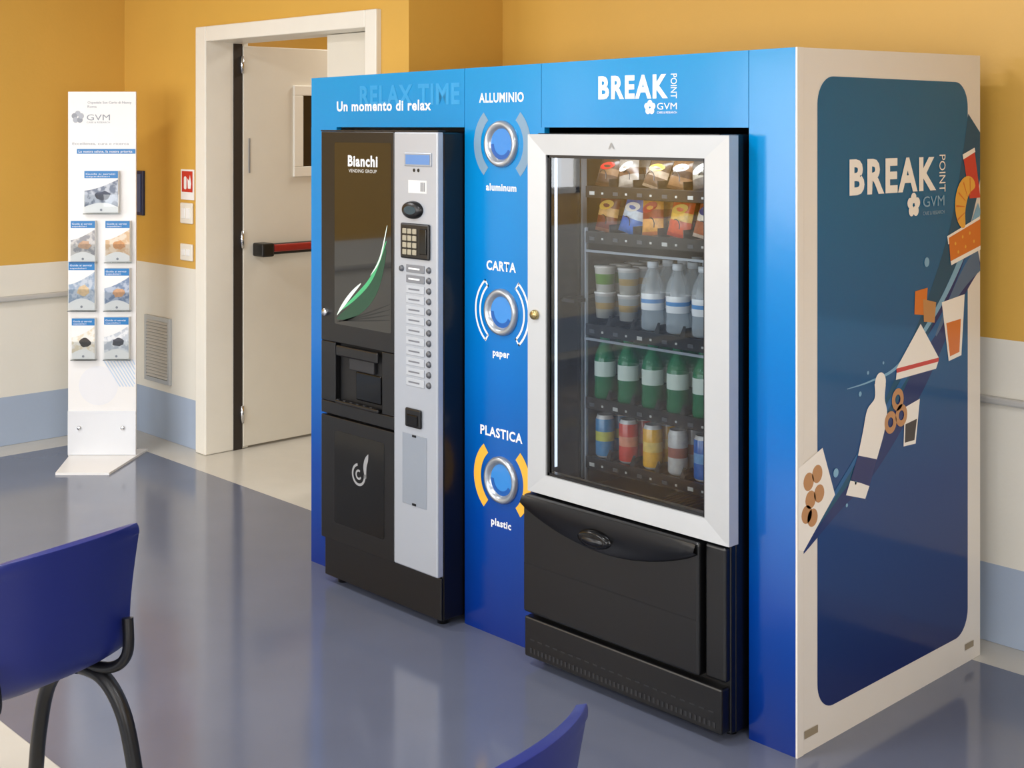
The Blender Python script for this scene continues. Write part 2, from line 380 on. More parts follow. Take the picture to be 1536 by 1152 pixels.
for c in ((.556,.972),(.512,.905),(.578,.918)): arc('pretzel',SP,c,.016,.036,0,360,O+.0006,m_tan,k)
decal('coffee_cup_white',SP,[(.60,.940),(.695,.955),(.668,.812),(.592,.815)],O,m_cr,k)
decal('coffee_cup_fill',SP,[(.604,.885),(.676,.892),(.66,.825),(.60,.826)],O+.0003,m_brn,k)
decal('bag_paper',SP,[(.003,.848),(.128,.888),(.195,.735),(.03,.60),(.003,.61)],O,m_cr,k)
for c in ((.055,.80),(.10,.815),(.065,.745),(.11,.755),(.075,.69),(.045,.705)): disc('biscuit',SP,c,.027,O+.0003,m_tan,k,18)
for c,r in (((.20,.80),.014),((.31,.75),.006),((.335,1.02),.008),((.26,.69),.006),((.38,1.08),.006),((.74,1.40),.016),((.62,.84),.006),((.47,1.10),.005)): disc('print_dot',SP,c,r,O,m_sw3,k,14)
text('text_break','BREAK',SP,.274,.80,1.642,.105,m_cr,k,off=.003,bold=.04,space=1.18)
text('text_point','POINT',SP,.822,0,1.757,.042,m_cr,k,off=.003,bold=.0,vert=.125)
def flower(nm,pl,c,r,m,off):
    for i in range(5):
        a=math.radians(90+72*i); disc(nm,pl,(c[0]+r*.55*math.cos(a),c[1]+r*.55*math.sin(a)),r*.42,off+i*.0001,m,k,14)
flower('logo_petal',SP,(.655,1.592),.042,m_cr,.003)
m_fade=mat('print_faded',(130,170,195),0.3)
text('text_gvm','GVM',SP,.715,.855,1.583,.036,m_fade,k,off=.003,bold=0)
text('text_care','CARE & RESEARCH',SP,.715,.855,1.556,.012,m_fade,k,off=.003,bold=0)
m_lab=mat('label_brown',(150,136,112),0.5)
decal('maker_label_front',SP,[(.035,.045),(.105,.045),(.105,.068),(.035,.068)],.002,m_lab,k)
decal('maker_label_back',SP,[(1.0,.045),(1.06,.045),(1.06,.066),(1.0,.066)],.002,m_lab,k)
m_ghost=mat('print_ghost_blue',(30,148,204),0.3)
text('text_relax_time','RELAX TIME',FP,-2.106,-1.491,1.935,.078,m_ghost,k,off=.001,bold=.03)
text('text_un_momento','Un momento di relax',FP,-2.262,-1.656,1.912,.04,m_white,k,off=.0018,bold=.03)
text('text_break_front','BREAK',FP,-.788,-.487,1.943,.073,m_white,k,off=.0015,bold=.04,space=1.18)
text('text_point_front','POINT',FP,-.475,0,2.018,.026,m_white,k,off=.0015,bold=0,vert=.078)
flower('logo_petal_front',FP,(-.562,1.910),.025,m_white,.0015)
text('text_gvm_front','GVM',FP,-.532,-.45,1.903,.022,m_white,k,off=.0015,bold=0)
text('text_care_front','CARE & RESEARCH',FP,-.532,-.45,1.890,.007,m_white,k,off=.0015,bold=0)
for nm,z,w in (('ALLUMINIO',1.937,.236),('aluminum',1.616,.16),('CARTA',1.327,.155),('paper',1.016,.088),('PLASTICA',.722,.222),('plastic',.402,.105)):
    up=nm.isupper(); text('text_'+nm.lower()+('_it' if up else '_en'),nm,FP,-1.265-w/2,-1.265+w/2,z,.034 if up else .026,m_white,k,off=.0015,bold=.03)
m_flap=mat('recycling_flap_blue',(40,130,205),0.12,coat=.5)
m_arcg=mat('arc_grey',(120,150,172),0.4); m_arcy=mat('arc_yellow',(240,182,60),0.4)
for z,kind in ((1.785,'g'),(1.178,'w'),(.572,'y')):
    c=(-1.262,z)
    lathe('hole_rim',[(.085,0),(.085,.006),(.080,.016),(.072,.018),(.062,.012),(.056,.002)],(c[0],0,z),m_ring,k,48,'Y')
    disc('hole_flap',FP,c,.058,.0022,m_flap,k)
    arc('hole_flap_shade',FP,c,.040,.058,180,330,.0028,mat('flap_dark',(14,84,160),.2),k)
    if kind=='w':
        for s0 in (-52,128):
            arc('arc_a',FP,c,.112,.120,s0,s0+104,.001,m_white,k); arc('arc_b',FP,c,.136,.144,s0,s0+104,.001,m_white,k)
            for e in (s0,s0+102): arc('arc_end',FP,c,.112,.144,e,e+3,.001,m_white,k,2)
    else:
        for s0 in (-50,130): arc('arc',FP,c,.112,.150,s0,s0+100,.001,m_arcg if kind=='g' else m_arcy,k)

# ------------------------------------------------------------------ hot drink machine
h=empty('hot_drink_vending_machine')
box('cabinet',-2.20,-1.47,-0.10,0.60,0.03,1.825,m_black_s,h,0.006)
for x in (-2.15,-1.53):
    for y in (-0.05,0.5): lathe('foot',[(0,0),(.022,0),(.022,.035),(0,.035)],(x,y,0),m_black,h,14)
fy0,fy1=-0.127,-0.101
box('door_top',-2.197,-1.726,fy0,fy1,.985,1.828,m_black,h,0.003)
box('door_left_stile',-2.197,-2.10,fy0,fy1,.745,.984,m_black,h,0.003)
box('door_right_stile',-1.80,-1.726,fy0,fy1,.745,.984,m_black,h,0.003)
box('door_mid_rail',-2.197,-1.726,fy0,fy1,.694,.744,m_black,h,0.003)
box('door_lower',-2.197,-1.726,fy0,fy1,.19,.686,m_black,h,0.003)
HF=('F',fy0)
decal('window_gloss',HF,rrect(-2.105,-1.742,1.06,1.785,.008,3),.0008,m_blackgloss,h)
decal('lower_gloss',HF,rrect(-2.105,-1.785,.265,.635,.01,3),.0008,m_blackgloss2,h)
m_alc=mat('alcove_dark',(5,5,6),0.6)
decal('alcove_back',('F',-.1012),[(-2.10,.745),(-1.80,.745),(-1.80,.984),(-2.10,.984)],.0002,m_alc,h)
box('alcove_hood',-2.085,-1.815,fy0-.010,fy0,.935,.978,m_black,h,0.006)
box('cup_nozzle_block',-2.02,-1.86,-.120,-.102,.885,.935,mat('dark_grey_plastic',(34,34,36),.35),h,0.004)
box('cup_well',-1.99,-1.83,-.108,-.102,.77,.88,m_blackgloss2,h,0.004)
box('cup_tray',-2.09,-1.81,fy0-.012,fy0+.01,.745,.760,m_black,h,0.005)
for i in range(6): box('tray_slat',-2.08+.043*i,-2.065+.043*i,fy0-.010,fy0-.002,.760,.763,mat('slat_grey',(70,70,72),.3,metal=.6),h)
text('text_brand','Bianchi',HF,-2.015,-1.825,1.693,.042,m_white,h,off=.0015,bold=.035)
text('text_brand_sub','VENDING GROUP',HF,-2.01,-1.83,1.668,.013,mat('print_soft_grey',(190,186,176),.5),h,off=.0015,bold=.02)
m_gs=mat('graphic_green',(70,170,112),0.2); m_gw=mat('graphic_white',(220,235,222),0.2); m_gd=mat('graphic_dark_green',(22,66,44),0.15); m_gr=mat('graphic_dark_grey',(20,22,21),.15)
def hband(nm,pts,w,off,m):
    P=spline(pts,8); n=len(P);A=[];B=[]
    for i,p in enumerate(P):
        q=P[min(i+1,n-1)]; r=P[max(i-1,0)]; dx,dz=q[0]-r[0],q[1]-r[1]; L=math.hypot(dx,dz)
        ww=w*math.sin(math.pi*(i+.3)/(n+.6)); A.append((p[0]-dz/L*ww,p[1]+dx/L*ww)); B.append((p[0]+dz/L*ww,p[1]-dx/L*ww))
    strip(nm,HF,A,B,off,m,h)
hband('swoosh_dark_green',[(-2.09,1.08),(-1.97,1.13),(-1.85,1.23),(-1.775,1.38)],.034,.0012,m_gd)
hband('swoosh_green',[(-2.085,1.105),(-1.97,1.175),(-1.86,1.265),(-1.77,1.41)],.009,.0014,m_gs)
hband('swoosh_white',[(-2.088,1.095),(-2.05,1.135),(-1.99,1.19),(-1.93,1.235)],.009,.0016,m_gw)
hband('swoosh_white_2',[(-1.87,1.27),(-1.81,1.34),(-1.765,1.47)],.004,.0016,m_gw)
for i in range(4): hband('swoosh_dark_line',[(-2.09,1.072-.002*i),(-1.92,1.09+.008*i),(-1.75,1.11+.02*i)],.003,.0012,m_gr)
lathe('door_lock',[(0,.012),(.014,.012),(.016,.008),(.016,0)],(-2.165,fy0,1.10),m_chrome,h,16,'Y')
m_lg=mat('logo_grey',(150,150,150),.4)
arc('logo_ring',HF,(-1.945,.485),.034,.044,100,370,.0014,m_lg,h); arc('logo_ring_inner',HF,(-1.945,.485),.012,.020,60,330,.0015,m_lg,h)
strip('logo_leaf',HF,spline([(-1.905,.478),(-1.915,.52),(-1.905,.555),(-1.885,.575)],4),spline([(-1.897,.478),(-1.895,.52),(-1.885,.55),(-1.883,.575)],4),.0014,m_lg,h)
box('control_panel',-1.722,-1.466,fy0-.004,fy1,.195,1.828,m_silver,h,0.006,3)
CF=('F',fy0-.004); c0=fy0-.004
box('display_bezel',-1.654,-1.498,c0-.004,c0,1.700,1.750,m_silver2,h,0.002)
decal('display',('F',c0-.004),[(-1.646,1.707),(-1.506,1.707),(-1.506,1.743),(-1.646,1.743)],.0006,mat('lcd_blue',(92,130,180),0.2,emit=(80,130,200),es=.12),h)
for i,x in enumerate((-1.60,-1.575)): disc('display_button',CF,(x,1.685),.007,.001,m_black,h,12)
box('sticker',-1.634,-1.528,c0-.001,c0,1.600,1.648,mat('sticker_grey',(214,214,210),.5),h)
m_dt=mat('print_dark',(110,112,118),.5)
for i in range(4): decal('sticker_code',('F',c0-.001),[(-1.562+.007*i,1.607),(-1.558+.007*i,1.607),(-1.558+.007*i,1.641),(-1.562+.007*i,1.641)],.0005,m_dt,h)
o=lathe('coin_slot_bezel',[(0,.018),(.045,.018),(.055,.012),(.058,0)],(-1.605,c0,1.537),m_black,h,28,'Y'); o.scale=(1,1,.58)
disc('coin_slot_face',('F',c0-.018),(-1.605,1.537),.035,.0008,mat('coin_face',(40,66,78),.2),h,24,.016)
box('keypad_bezel',-1.672,-1.505,c0-.010,c0,1.355,1.487,m_black,h,0.006)
for r in range(4):
    for c in range(3):
        x=-1.642+c*.029; z=1.458-r*.026
        box('key',x-.011,x+.011,c0-.015,c0-.009,z-.010,z+.010,mat('key_beige',(160,152,130),.4),h,0.002)
box('card_reader',-1.555,-1.515,c0-.014,c0-.009,1.375,1.47,m_blackgloss2,h,0.003)
m_labl=mat('label_strip',(176,180,184),.4); m_btn=mat('button_dark_grey',(92,94,98),.35,metal=.3)
lathe('selector_knob',[(0,.008),(.010,.008),(.012,0)],(-1.672,c0,1.315),m_btn,h,14,'Y')
for i in range(12):
    z=1.318-i*.0385
    box('product_label',-1.645,-1.540,c0-.003,c0,z-.0145,z+.0145,mat('label_dark',(120,122,126),.4) if i in(0,1) else m_labl,h,0.0015)
    decal('label_text',('F',c0-.003),[(-1.63,z-.003),(-1.565,z-.003),(-1.565,z+.003),(-1.63,z+.003)],.0006,m_dt if i>1 else m_white,h)
    lathe('select_button',[(0,.008),(.009,.008),(.0115,.004),(.0125,0)],(-1.514,c0,z),m_btn,h,16,'Y')
box('coin_return_bezel',-1.645,-1.553,c0-.010,c0,.727,.797,m_black,h,0.006)
box('coin_return_cup',-1.630,-1.568,c0-.014,c0-.009,.735,.775,m_blackgloss2,h,0.003)
box('cover_plate',-1.668,-1.527,c0-.002,c0,.435,.70,m_silver2,h,0.001)
for z in (.695,.44): box('plate_clip',-1.607,-1.587,c0-.005,c0-.001,z-.004,z+.004,m_black,h)
box('plinth',-2.197,-1.472,-.108,-.10,.032,.188,m_black,h,0.003)
box('top_cap',-2.2,-1.468,-.127,-.09,1.8285,1.834,m_black,h)

# ------------------------------------------------------------------ snack machine
n=empty('snack_vending_machine')
m_int=mat('cabinet_interior',(30,32,36),0.25)
box('side_left',-1.030,-.968,-.048,.62,.03,1.825,m_int,n,0.003)
box('side_right',-.245,-.184,-.048,.62,.03,1.825,m_black_s,n,0.003)
box('back',-.968,-.245,.60,.62,.03,1.825,m_int,n)
box('cab_top',-.968,-.245,-.048,.60,1.78,1.825,m_int,n)
box('cab_floor',-.968,-.245,-.048,.60,.56,.60,m_int,n)
for x in (-.98,-.24):
    for y in (0,.55): lathe('foot',[(0,0),(.02,0),(.02,.035),(0,.035)],(x,y,0),m_black,n,12)
ox0,ox1,oz0,oz1=-1.032,-.175,.598,1.822; ix0,ix1,iz0,iz1=-.951,-.272,.663,1.752
def mitre(nm,a,b,c,dd):
    y0,y1=-.094,-.049
    V=[(a[0],y0,a[1]),(b[0],y0,b[1]),(c[0],y0+.006,c[1]),(dd[0],y0+.006,dd[1])]+[(p[0],y1,p[1]) for p in (a,b,c,dd)]
    poly(nm,V,[(0,1,2,3),(7,6,5,4),(0,4,5,1),(1,5,6,2),(2,6,7,3),(3,7,4,0)],m_frame,n)
mitre('door_rail_top',(ox0,oz1),(ox1,oz1),(ix1,iz1),(ix0,iz1))
mitre('door_rail_bottom',(ox1,oz0),(ox0,oz0),(ix0,iz0),(ix1,iz0))
mitre('door_stile_left',(ox0,oz0),(ox0,oz1),(ix0,iz1),(ix0,iz0))
mitre('door_stile_right',(ox1,oz1),(ox1,oz0),(ix1,iz0),(ix1,iz1))
for q in ((ix0,ix0+.010,iz0,iz1),(ix1-.010,ix1,iz0,iz1),(ix0,ix1,iz0,iz0+.010),(ix0,ix1,iz1-.010,iz1)):
    box('gasket',q[0],q[1],-.080,-.055,q[2],q[3],m_black,n)
poly('door_glass',[(ix0,-.075,iz0),(ix1,-.075,iz0),(ix1,-.075,iz1),(ix0,-.075,iz1)],[(0,1,2,3)],m_glass,n)
lathe('door_lock',[(0,.014),(.014,.014),(.017,.008),(.017,0)],(-.997,-.092,1.205),mat('brass',(180,160,110),.25,metal=.9),n,18,'Y')
text('frame_mark','A',('F',-.0925),-.66,-.635,1.775,.022,mat('mark_grey',(150,148,142),.5),n,off=.001,bold=0)
box('lower_box',-1.030,-.186,-.07,.60,.03,.594,m_black_s,n,0.004)
DF=-.112
box('drawer_front',-1.038,-.275,DF,-.06,.187,.590,m_black,n,0.010,3)
box('drawer_front_side',-.268,-.19,DF+.02,-.06,.187,.590,m_black,n,0.008,3)
up=[];lo=[]
for i in range(25):
    x=-1.032+i*(.752/24); t=i/24; lo.append((x,.566-.085*math.sin(math.pi*t)**.8)); up.append((x,.588))
V=[(x,DF-.022,z) for x,z in lo]+[(x,DF-.010,z) for x,z in up]+[(x,DF,z-.012) for x,z in lo]
N=25; F=[]
for i in range(24): F+= [(i,i+1,N+i+1,N+i),(2*N+i,2*N+i+1,i+1,i)]
poly('drawer_lip',V,F,m_black,n,True)
o=lathe('drawer_handle',[(0,.012),(.05,.014),(.066,.012),(.072,.0)],(-.685,DF-.018,.515),m_blackgloss2,n,32,'Y'); o.scale=(1,1,.40)
o=lathe('drawer_handle_pull',[(0,.022),(.04,.020),(.05,.010)],(-.685,DF-.018,.512),m_black,n,32,'Y'); o.scale=(1,1,.30)
box('drawer_mid_groove',-1.03,-.285,DF-.001,DF,.352,.356,m_alc,n)
box('vent_plinth',-1.034,-.192,-.108,-.06,.035,.172,m_black,n,0.006)
m_slot=mat('vent_slot_grey',(40,40,42),.4)
for i in range(44):
    x=-1.005+i*.0182
    box('vent_slot',x,x+.008,-.1095,-.1075,.052,.068,m_slot,n)
    if i%2==0: box('vent_rib',x,x+.02,-.1092,-.1075,.095,.099,m_slot,n)
# shelves
m_shelf=mat('shelf_tray_black',(20,20,22),0.35); m_rail=mat('price_rail',(16,17,20),.25); m_tag=mat('price_tag',(180,180,176),.5); m_wire=mat('spiral_wire',(60,60,64),.3,metal=.9)
m_tagd=mat('price_tag_dim',(62,66,72),.4)
SH=[1.635,1.480,1.163,.912,.708]
xs=[-.850+i*.107 for i in range(6)]
for si,z in enumerate(SH):
    box('shelf_tray',-.892,-.248,.06,.58,z-.004,z+.004,m_shelf,n)
    box('price_rail',-.892,-.248,.046,.060,z-.030,z+.010,m_rail,n,0.002)
    for j in range(6):
        x=xs[j]-.012
        box('price_tag',x-.01,x+.012,.0445,.046,z-.020,z-.008,m_tag if (j*5+si)%4==0 else m_tagd,n)
        box('selection_number',x+.045,x+.053,.0445,.046,z-.017,z-.010,m_tag,n)
    for j in range(7):
        x=-.903+j*.107
        if x>-.895: box('lane_divider',x-.0015,x+.0015,.062,.5,z+.004,z+.035,m_rail,n)
    if si in (0,1):
        for x in xs:
            P=[(x+.030*math.cos(t),.07+t*.012,z+.036+.030*math.sin(t)) for t in [q*.5 for q in range(0,70)]]
            tube('spiral',P,.0016,m_wire,n,smoothpts=False)
    if si in (2,3,4):
        for x in xs:
            xa=x+.0535
            poly('lane_fin',[(xa-.022,.0445,z-.030),(xa+.012,.0445,z-.030),(xa+.004,.07,z+.042),(xa-.006,.07,z+.042)],[(0,1,2,3)],m_rail,n)
box('glass_rail_upper',-.892,-.248,.05,.056,1.418,1.426,m_silver2,n)  # silver bar put in for the pale reflection of a shelf
box('glass_rail_lower',-.892,-.248,.04,.046,1.118,1.126,m_silver2,n)
def gen_mat(name,stops,rough=.3,trans=0.,noise=0.,alphas=None): return mat_z(name,stops,0,1,rough=rough,coord='gen',interp='CONSTANT',trans=trans,noise=noise,nscale=60,alphas=alphas)
def bagmesh(name,x,y,z,w,hh,th,m,tilt=0.0,lean=-8,logo=None):
    nx,nz=8,10;V=[];F=[]
    for s_ in (-1,1):
        for j in range(nz+1):
            v=-1+2*j/nz
            for i in range(nx+1):
                u=-1+2*i/nx
                b=th*max(0,(1-abs(u)**2.5))**.5*max(0,(1-abs(v)**3))**.6
                cr=.002*math.sin(u*22)*(abs(v)>.85)
                V.append((u*w/2*(1-.06*(1-v*v)),s_*b/2+cr,(v+1)/2*hh))
    o_=(nx+1)*(nz+1)
    for j in range(nz):
        for i in range(nx):
            a=j*(nx+1)+i; F.append((a,a+1,a+nx+2,a+nx+1)); F.append((o_+a,o_+a+nx+1,o_+a+nx+2,o_+a+1))
    ob=poly(name,V,F,m,n,True); ob.location=(x,y,z); ob.rotation_euler=(math.radians(lean),math.radians(tilt),0)
    if logo:
        P=[]
        for q in range(16):
            a=2*math.pi*q/16; uu=w*.33*math.cos(a); vv=hh*.11*math.sin(a)+uu*.25
            P.append((uu,-th/2-.002+abs(uu)*.10,hh*.62+vv))
        poly('bag_logo',P,[tuple(range(16))],logo,ob)
    return ob
def bm_(nm,c1,c2,c3): return gen_mat(nm,[(0,c1),(.08,c2),(.36,c3),(.56,c2),(.92,c1)],.22,noise=.5)
row2=[bm_('bag_brown',(150,90,60),(120,46,30),(206,160,100)),bm_('bag_blue',(50,110,190),(36,100,190),(200,214,228)),bm_('bag_orange',(204,110,40),(232,160,60),(150,50,30)),bm_('bag_red',(204,60,36),(220,86,40),(240,190,80)),bm_('bag_white',(222,200,180),(180,100,60),(236,224,206)),bm_('bag_blue2',(60,120,200),(50,90,190),(226,226,232))]
row1=[bm_('bag_dark',(84,58,42),(64,44,34),(120,90,66)),bm_('bag_silver',(120,110,102),(140,130,120),(84,54,36)),bm_('bag_silver2',(140,120,100),(80,60,46),(160,140,120)),bm_('bag_dark2',(84,54,36),(110,80,54),(54,36,28)),bm_('bag_dark3',(60,58,58),(88,82,76),(130,122,108)),bm_('bag_dark4',(84,48,38),(60,40,34),(130,90,60))]
lg=[mat('bl_white',(236,232,224),.3),mat('bl_red',(190,36,30),.3),mat('bl_navy',(26,44,120),.3),mat('bl_gold',(226,180,60),.3)]
tl2=[8,14,-3,5,9,0]; tl1=[10,-8,14,6,-12,8]
for r,y in enumerate((.10,.16,.22)):
    for i,x in enumerate(xs):
        bagmesh('snack_bag',x,y,SH[1]+.006,.096,.150,.036,row2[i],tl2[i]+random.uniform(-3,3),logo=lg[(3,0,1,3,2,0)[i]] if r==0 else None)
        bagmesh('snack_bag',x,y,SH[0]+.006,.096,.116,.032,row1[i],tl1[i]+random.uniform(-4,4),-14,logo=lg[(1,0,3,0,0,3)[i]] if r==0 else None)
botp=[(0,0),(.028,0),(.031,.006),(.031,.03),(.029,.05),(.031,.07),(.031,.125),(.027,.15),(.016,.178),(.0125,.186),(.0125,.19),(.0145,.191),(.0145,.208),(0,.208)]
m_gbot=gen_mat('bottle_green',[(0,(16,124,80)),(.36,(210,226,218)),(.60,(24,140,92)),(.91,(40,160,110))],.08,0,alphas=[(0,.78),(.36,1),(.60,.72),(.91,1)])
m_wbot=gen_mat('bottle_water',[(0,(206,220,230)),(.30,(236,240,244)),(.40,(90,150,210)),(.46,(234,238,242)),(.54,(206,218,226)),(.91,(220,228,236))],.06,0,alphas=[(0,.38),(.30,1),(.54,.34),(.91,.95)])
m_cup1=gen_mat('cup_snack_green',[(0,(205,205,200)),(.3,(110,160,70)),(.7,(215,212,205))],.3)
m_cup2=gen_mat('cup_snack_cream',[(0,(175,175,170)),(.35,(190,160,104)),(.6,(170,180,186)),(.85,(200,200,200))],.3)
cup=[(0,0),(.030,0),(.036,.08),(.038,.083),(.038,.088),(0,.088)]
canp=[(0,0),(.024,0),(.032,.008),(.033,.012),(.033,.112),(.027,.124),(.0275,.127),(.024,.126),(0,.124)]
cans=[gen_mat('can_'+nm,[(0,(190,190,190)),(.06,c1),(.40,c2),(.62,c1),(.91,(200,200,200))],.18,noise=.3) for nm,c1,c2 in (('green',(60,130,180),(190,190,90)),('red',(206,60,44),(226,150,120)),('yellow',(236,178,50),(240,206,110)),('silver',(190,190,190),(150,90,80)),('blue',(40,100,180),(110,160,210)),('orange',(220,100,46),(240,190,150)))]
for r,y in enumerate((.10,.178,.256,.334)):
    for i,x in enumerate(xs):
        lathe('water_bottle_green',botp,(x,y,SH[3]+.005),m_gbot,n,sc=(1.20,1.02))
        lathe('drink_can',canp,(x,y,SH[4]+.005),cans[i],n,sc=(1.0,1.16))
        if i>1: lathe('water_bottle',botp,(x,y,SH[2]+.012),m_wbot,n,sc=(1.28,1.08))
        else:
            lathe('snack_cup',cup,(x,y,SH[2]+.03),m_cup2,n); lathe('snack_cup',cup,(x,y,SH[2]+.119),m_cup1 if i==0 else m_cup2,n)
box('delivery_bay',-.90,-.25,.02,.5,.602,.61,m_shelf,n)
for i in range(16): box('bay_rib',-.62+i*.021,-.612+i*.021,.03,.3,.61,.616,m_rail,n)
box('led_strip',-.967,-.962,-.035,-.02,.68,1.74,mat('led_strip',(235,240,255),.3,emit=(225,235,255),es=1.5),n)  # added glowing strip, stands in for bright window reflections
box('lift_rail',-.964,-.955,.10,.12,.62,1.76,m_silver2,n)
box('lift_rail_2',-.905,-.897,.055,.065,.62,1.50,m_silver2,n)
for z in (1.245,): box('lift_arm',-.962,-.90,.0,.5,z,z+.012,m_wire,n)
# ------------------------------------------------------------------ brochure stand
st=empty('brochure_stand',(-4.73,.19,0),math.atan2(.7242,.6896))
m_pan=mat('stand_white_panel',(236,234,231),.3,noise=.02)
box('panel',-.19,.19,-.008,.008,.004,2.042,m_pan,st,0.002)
V=[(-.13,-.39,.0),(.155,-.39,.0),(.215,.14,.0),(-.20,.14,.0)]
V+= [(a,b,.012) for a,b,c in V]
poly('base_plate',V,[(3,2,1,0),(4,5,6,7),(0,1,5,4),(1,2,6,5),(2,3,7,6),(3,0,4,7)],m_pan,st)
box('bracket_cover',-.19,.19,-.014,-.008,.014,.26,mat('acrylic_frost',(222,224,227),.15),st,0.001)
SF=('F',-.008)
for x in (-.125,.118):
    lathe('screw',[(0,.01),(.010,.010),(.012,.006),(.012,0)],(x,-.014,.165),m_chrome,st,14,'Y')
m_pblue=mat('brochure_blue',(30,120,185),.35); m_gray=mat('print_grey_text',(150,154,162),.5); m_pale=mat('print_pale_blue',(190,208,228),.5)
flower_c=(-.135,1.90)
for i in range(5):
    a=math.radians(90+72*i); disc('logo_petal',SF,(flower_c[0]+.02*math.cos(a),flower_c[1]+.02*math.sin(a)),.016,.001+i*.0001,m_gray if i%2 else mat('petal_light',(176,180,188),.5),st,12)
text('stand_gvm','GVM',SF,-.085,.045,1.882,.034,m_gray,st,bold=0)
text('stand_gvm_sub','CARE & RESEARCH',SF,-.085,.045,1.866,.009,m_gray,st,bold=0)
text('stand_title','Ospedale San Carlo di Nancy',SF,-.08,.165,1.975,.014,m_gray,st,bold=0)
text('stand_title_2','Roma',SF,-.08,-.03,1.952,.014,m_gray,st,bold=0)
text('stand_tagline','Eccellenza, cura e ricerca',SF,-.165,.15,1.745,.014,m_gray,st,bold=0)
decal('stand_blue_bar',SF,[(-.14,1.695),(.187,1.695),(.187,1.722),(-.14,1.722)],.001,m_pblue,st)
text('stand_bar_text','La nostra salute, la nostra priorita',SF,-.13,.17,1.702,.013,m_white,st,off=.002,bold=.01)
for i in range(10):
    a=.005+i*.018; z1=.545; L=.10
    e=min(.186,a+L); decal('hatch',SF,[(a,z1),(a+.007,z1),(e+.001,z1-(e-a)*1.5),(e-.006,z1-(e-a)*1.5)],.001,m_pale,st)
disc('stand_watermark',SF,(-.02,.40),.11,.0008,mat('print_wm',(230,230,232),.4),st)
m_acr=mat_glass('acrylic_clear',(250,252,252),.0)
def brochure(x0,x1,z0,z1,c1,c2,seed,subj):
    g=-.045
    w=x1-x0; hh=z1-z0
    m1=mat('brochure_sheet',(238,238,236),.35)
    box('brochure',x0+.004,x1-.004,g+.004,-.009,z0+.006,z1,m1,st)
    GF=('F',g+.004)
    decal('brochure_header',GF,[(x0+.004,z1-.17*hh),(x1-.004,z1-.17*hh),(x1-.004,z1),(x0+.004,z1)],.0006,m_pblue,st)
    text('brochure_title','Guida ai servizi',GF,x0+.012,x1-.02,z1-.09*hh,.010,m_white,st,off=.001,bold=0)
    text('brochure_title_2','ospedalieri',GF,x0+.012,x1-.05,z1-.145*hh,.008,m_white,st,off=.001,bold=0)
    mm=mat('brochure_photo_%d'%seed,c1,.4,nscale=24+seed*2,rgb2=c2)
    A=[];B=[]
    for i in range(13):
        t=i/12; u=x0+.004+(w-.008)*t
        A.append((u,z0+(.16+.10*math.sin(t*3.1))*hh)); B.append((u,z1-(.46-.26*t**1.5)*hh))
    strip('brochure_photo',GF,A,B,.0008,mm,st)
    ms=mat('subject_%d'%seed,subj,.4,noise=.3,nscale=60)
    rr=random.Random(seed); cx=(x0+x1)/2
    P=[(cx+w*.26*math.cos(q*math.pi/7)*rr.uniform(.7,1.1)+.01,z0+.42*hh+hh*.12*math.sin(q*math.pi/7)*rr.uniform(.7,1.1)) for q in range(14)]
    decal('photo_subject',GF,P,.0012,ms,st)
    disc('brochure_logo',GF,(cx,z0+.09*hh),.007,.0010,m_gray,st,10)
    pz=z0+.45*hh
    poly('pocket_front',[(x0-.003,g,z0-.004),(x1+.003,g,z0-.004),(x1+.003,g,pz),(x0-.003,g,pz)],[(0,1,2,3)],m_acr,st)
    box('pocket_bottom',x0-.003,x1+.003,g,-.009,z0-.003,z0+.001,m_acr,st)
brochure(-.092,.103,1.362,1.600,(190,196,206),(110,120,138),1,(60,66,84))
brochure(-.168,-.025,1.090,1.322,(206,202,198),(150,150,154),2,(196,160,130))
brochure(.025,.168,1.090,1.322,(232,214,192),(214,180,140),3,(206,150,96))
brochure(-.180,-.027,.820,1.095,(196,204,214),(150,168,190),4,(216,190,150))
brochure(.020,.165,.820,1.058,(180,190,206),(120,140,170),5,(206,160,120))
brochure(-.162,-.027,.548,.780,(240,236,228),(226,214,190),6,(60,54,50))
brochure(.018,.162,.548,.786,(230,232,234),(190,196,204),7,(70,72,80))

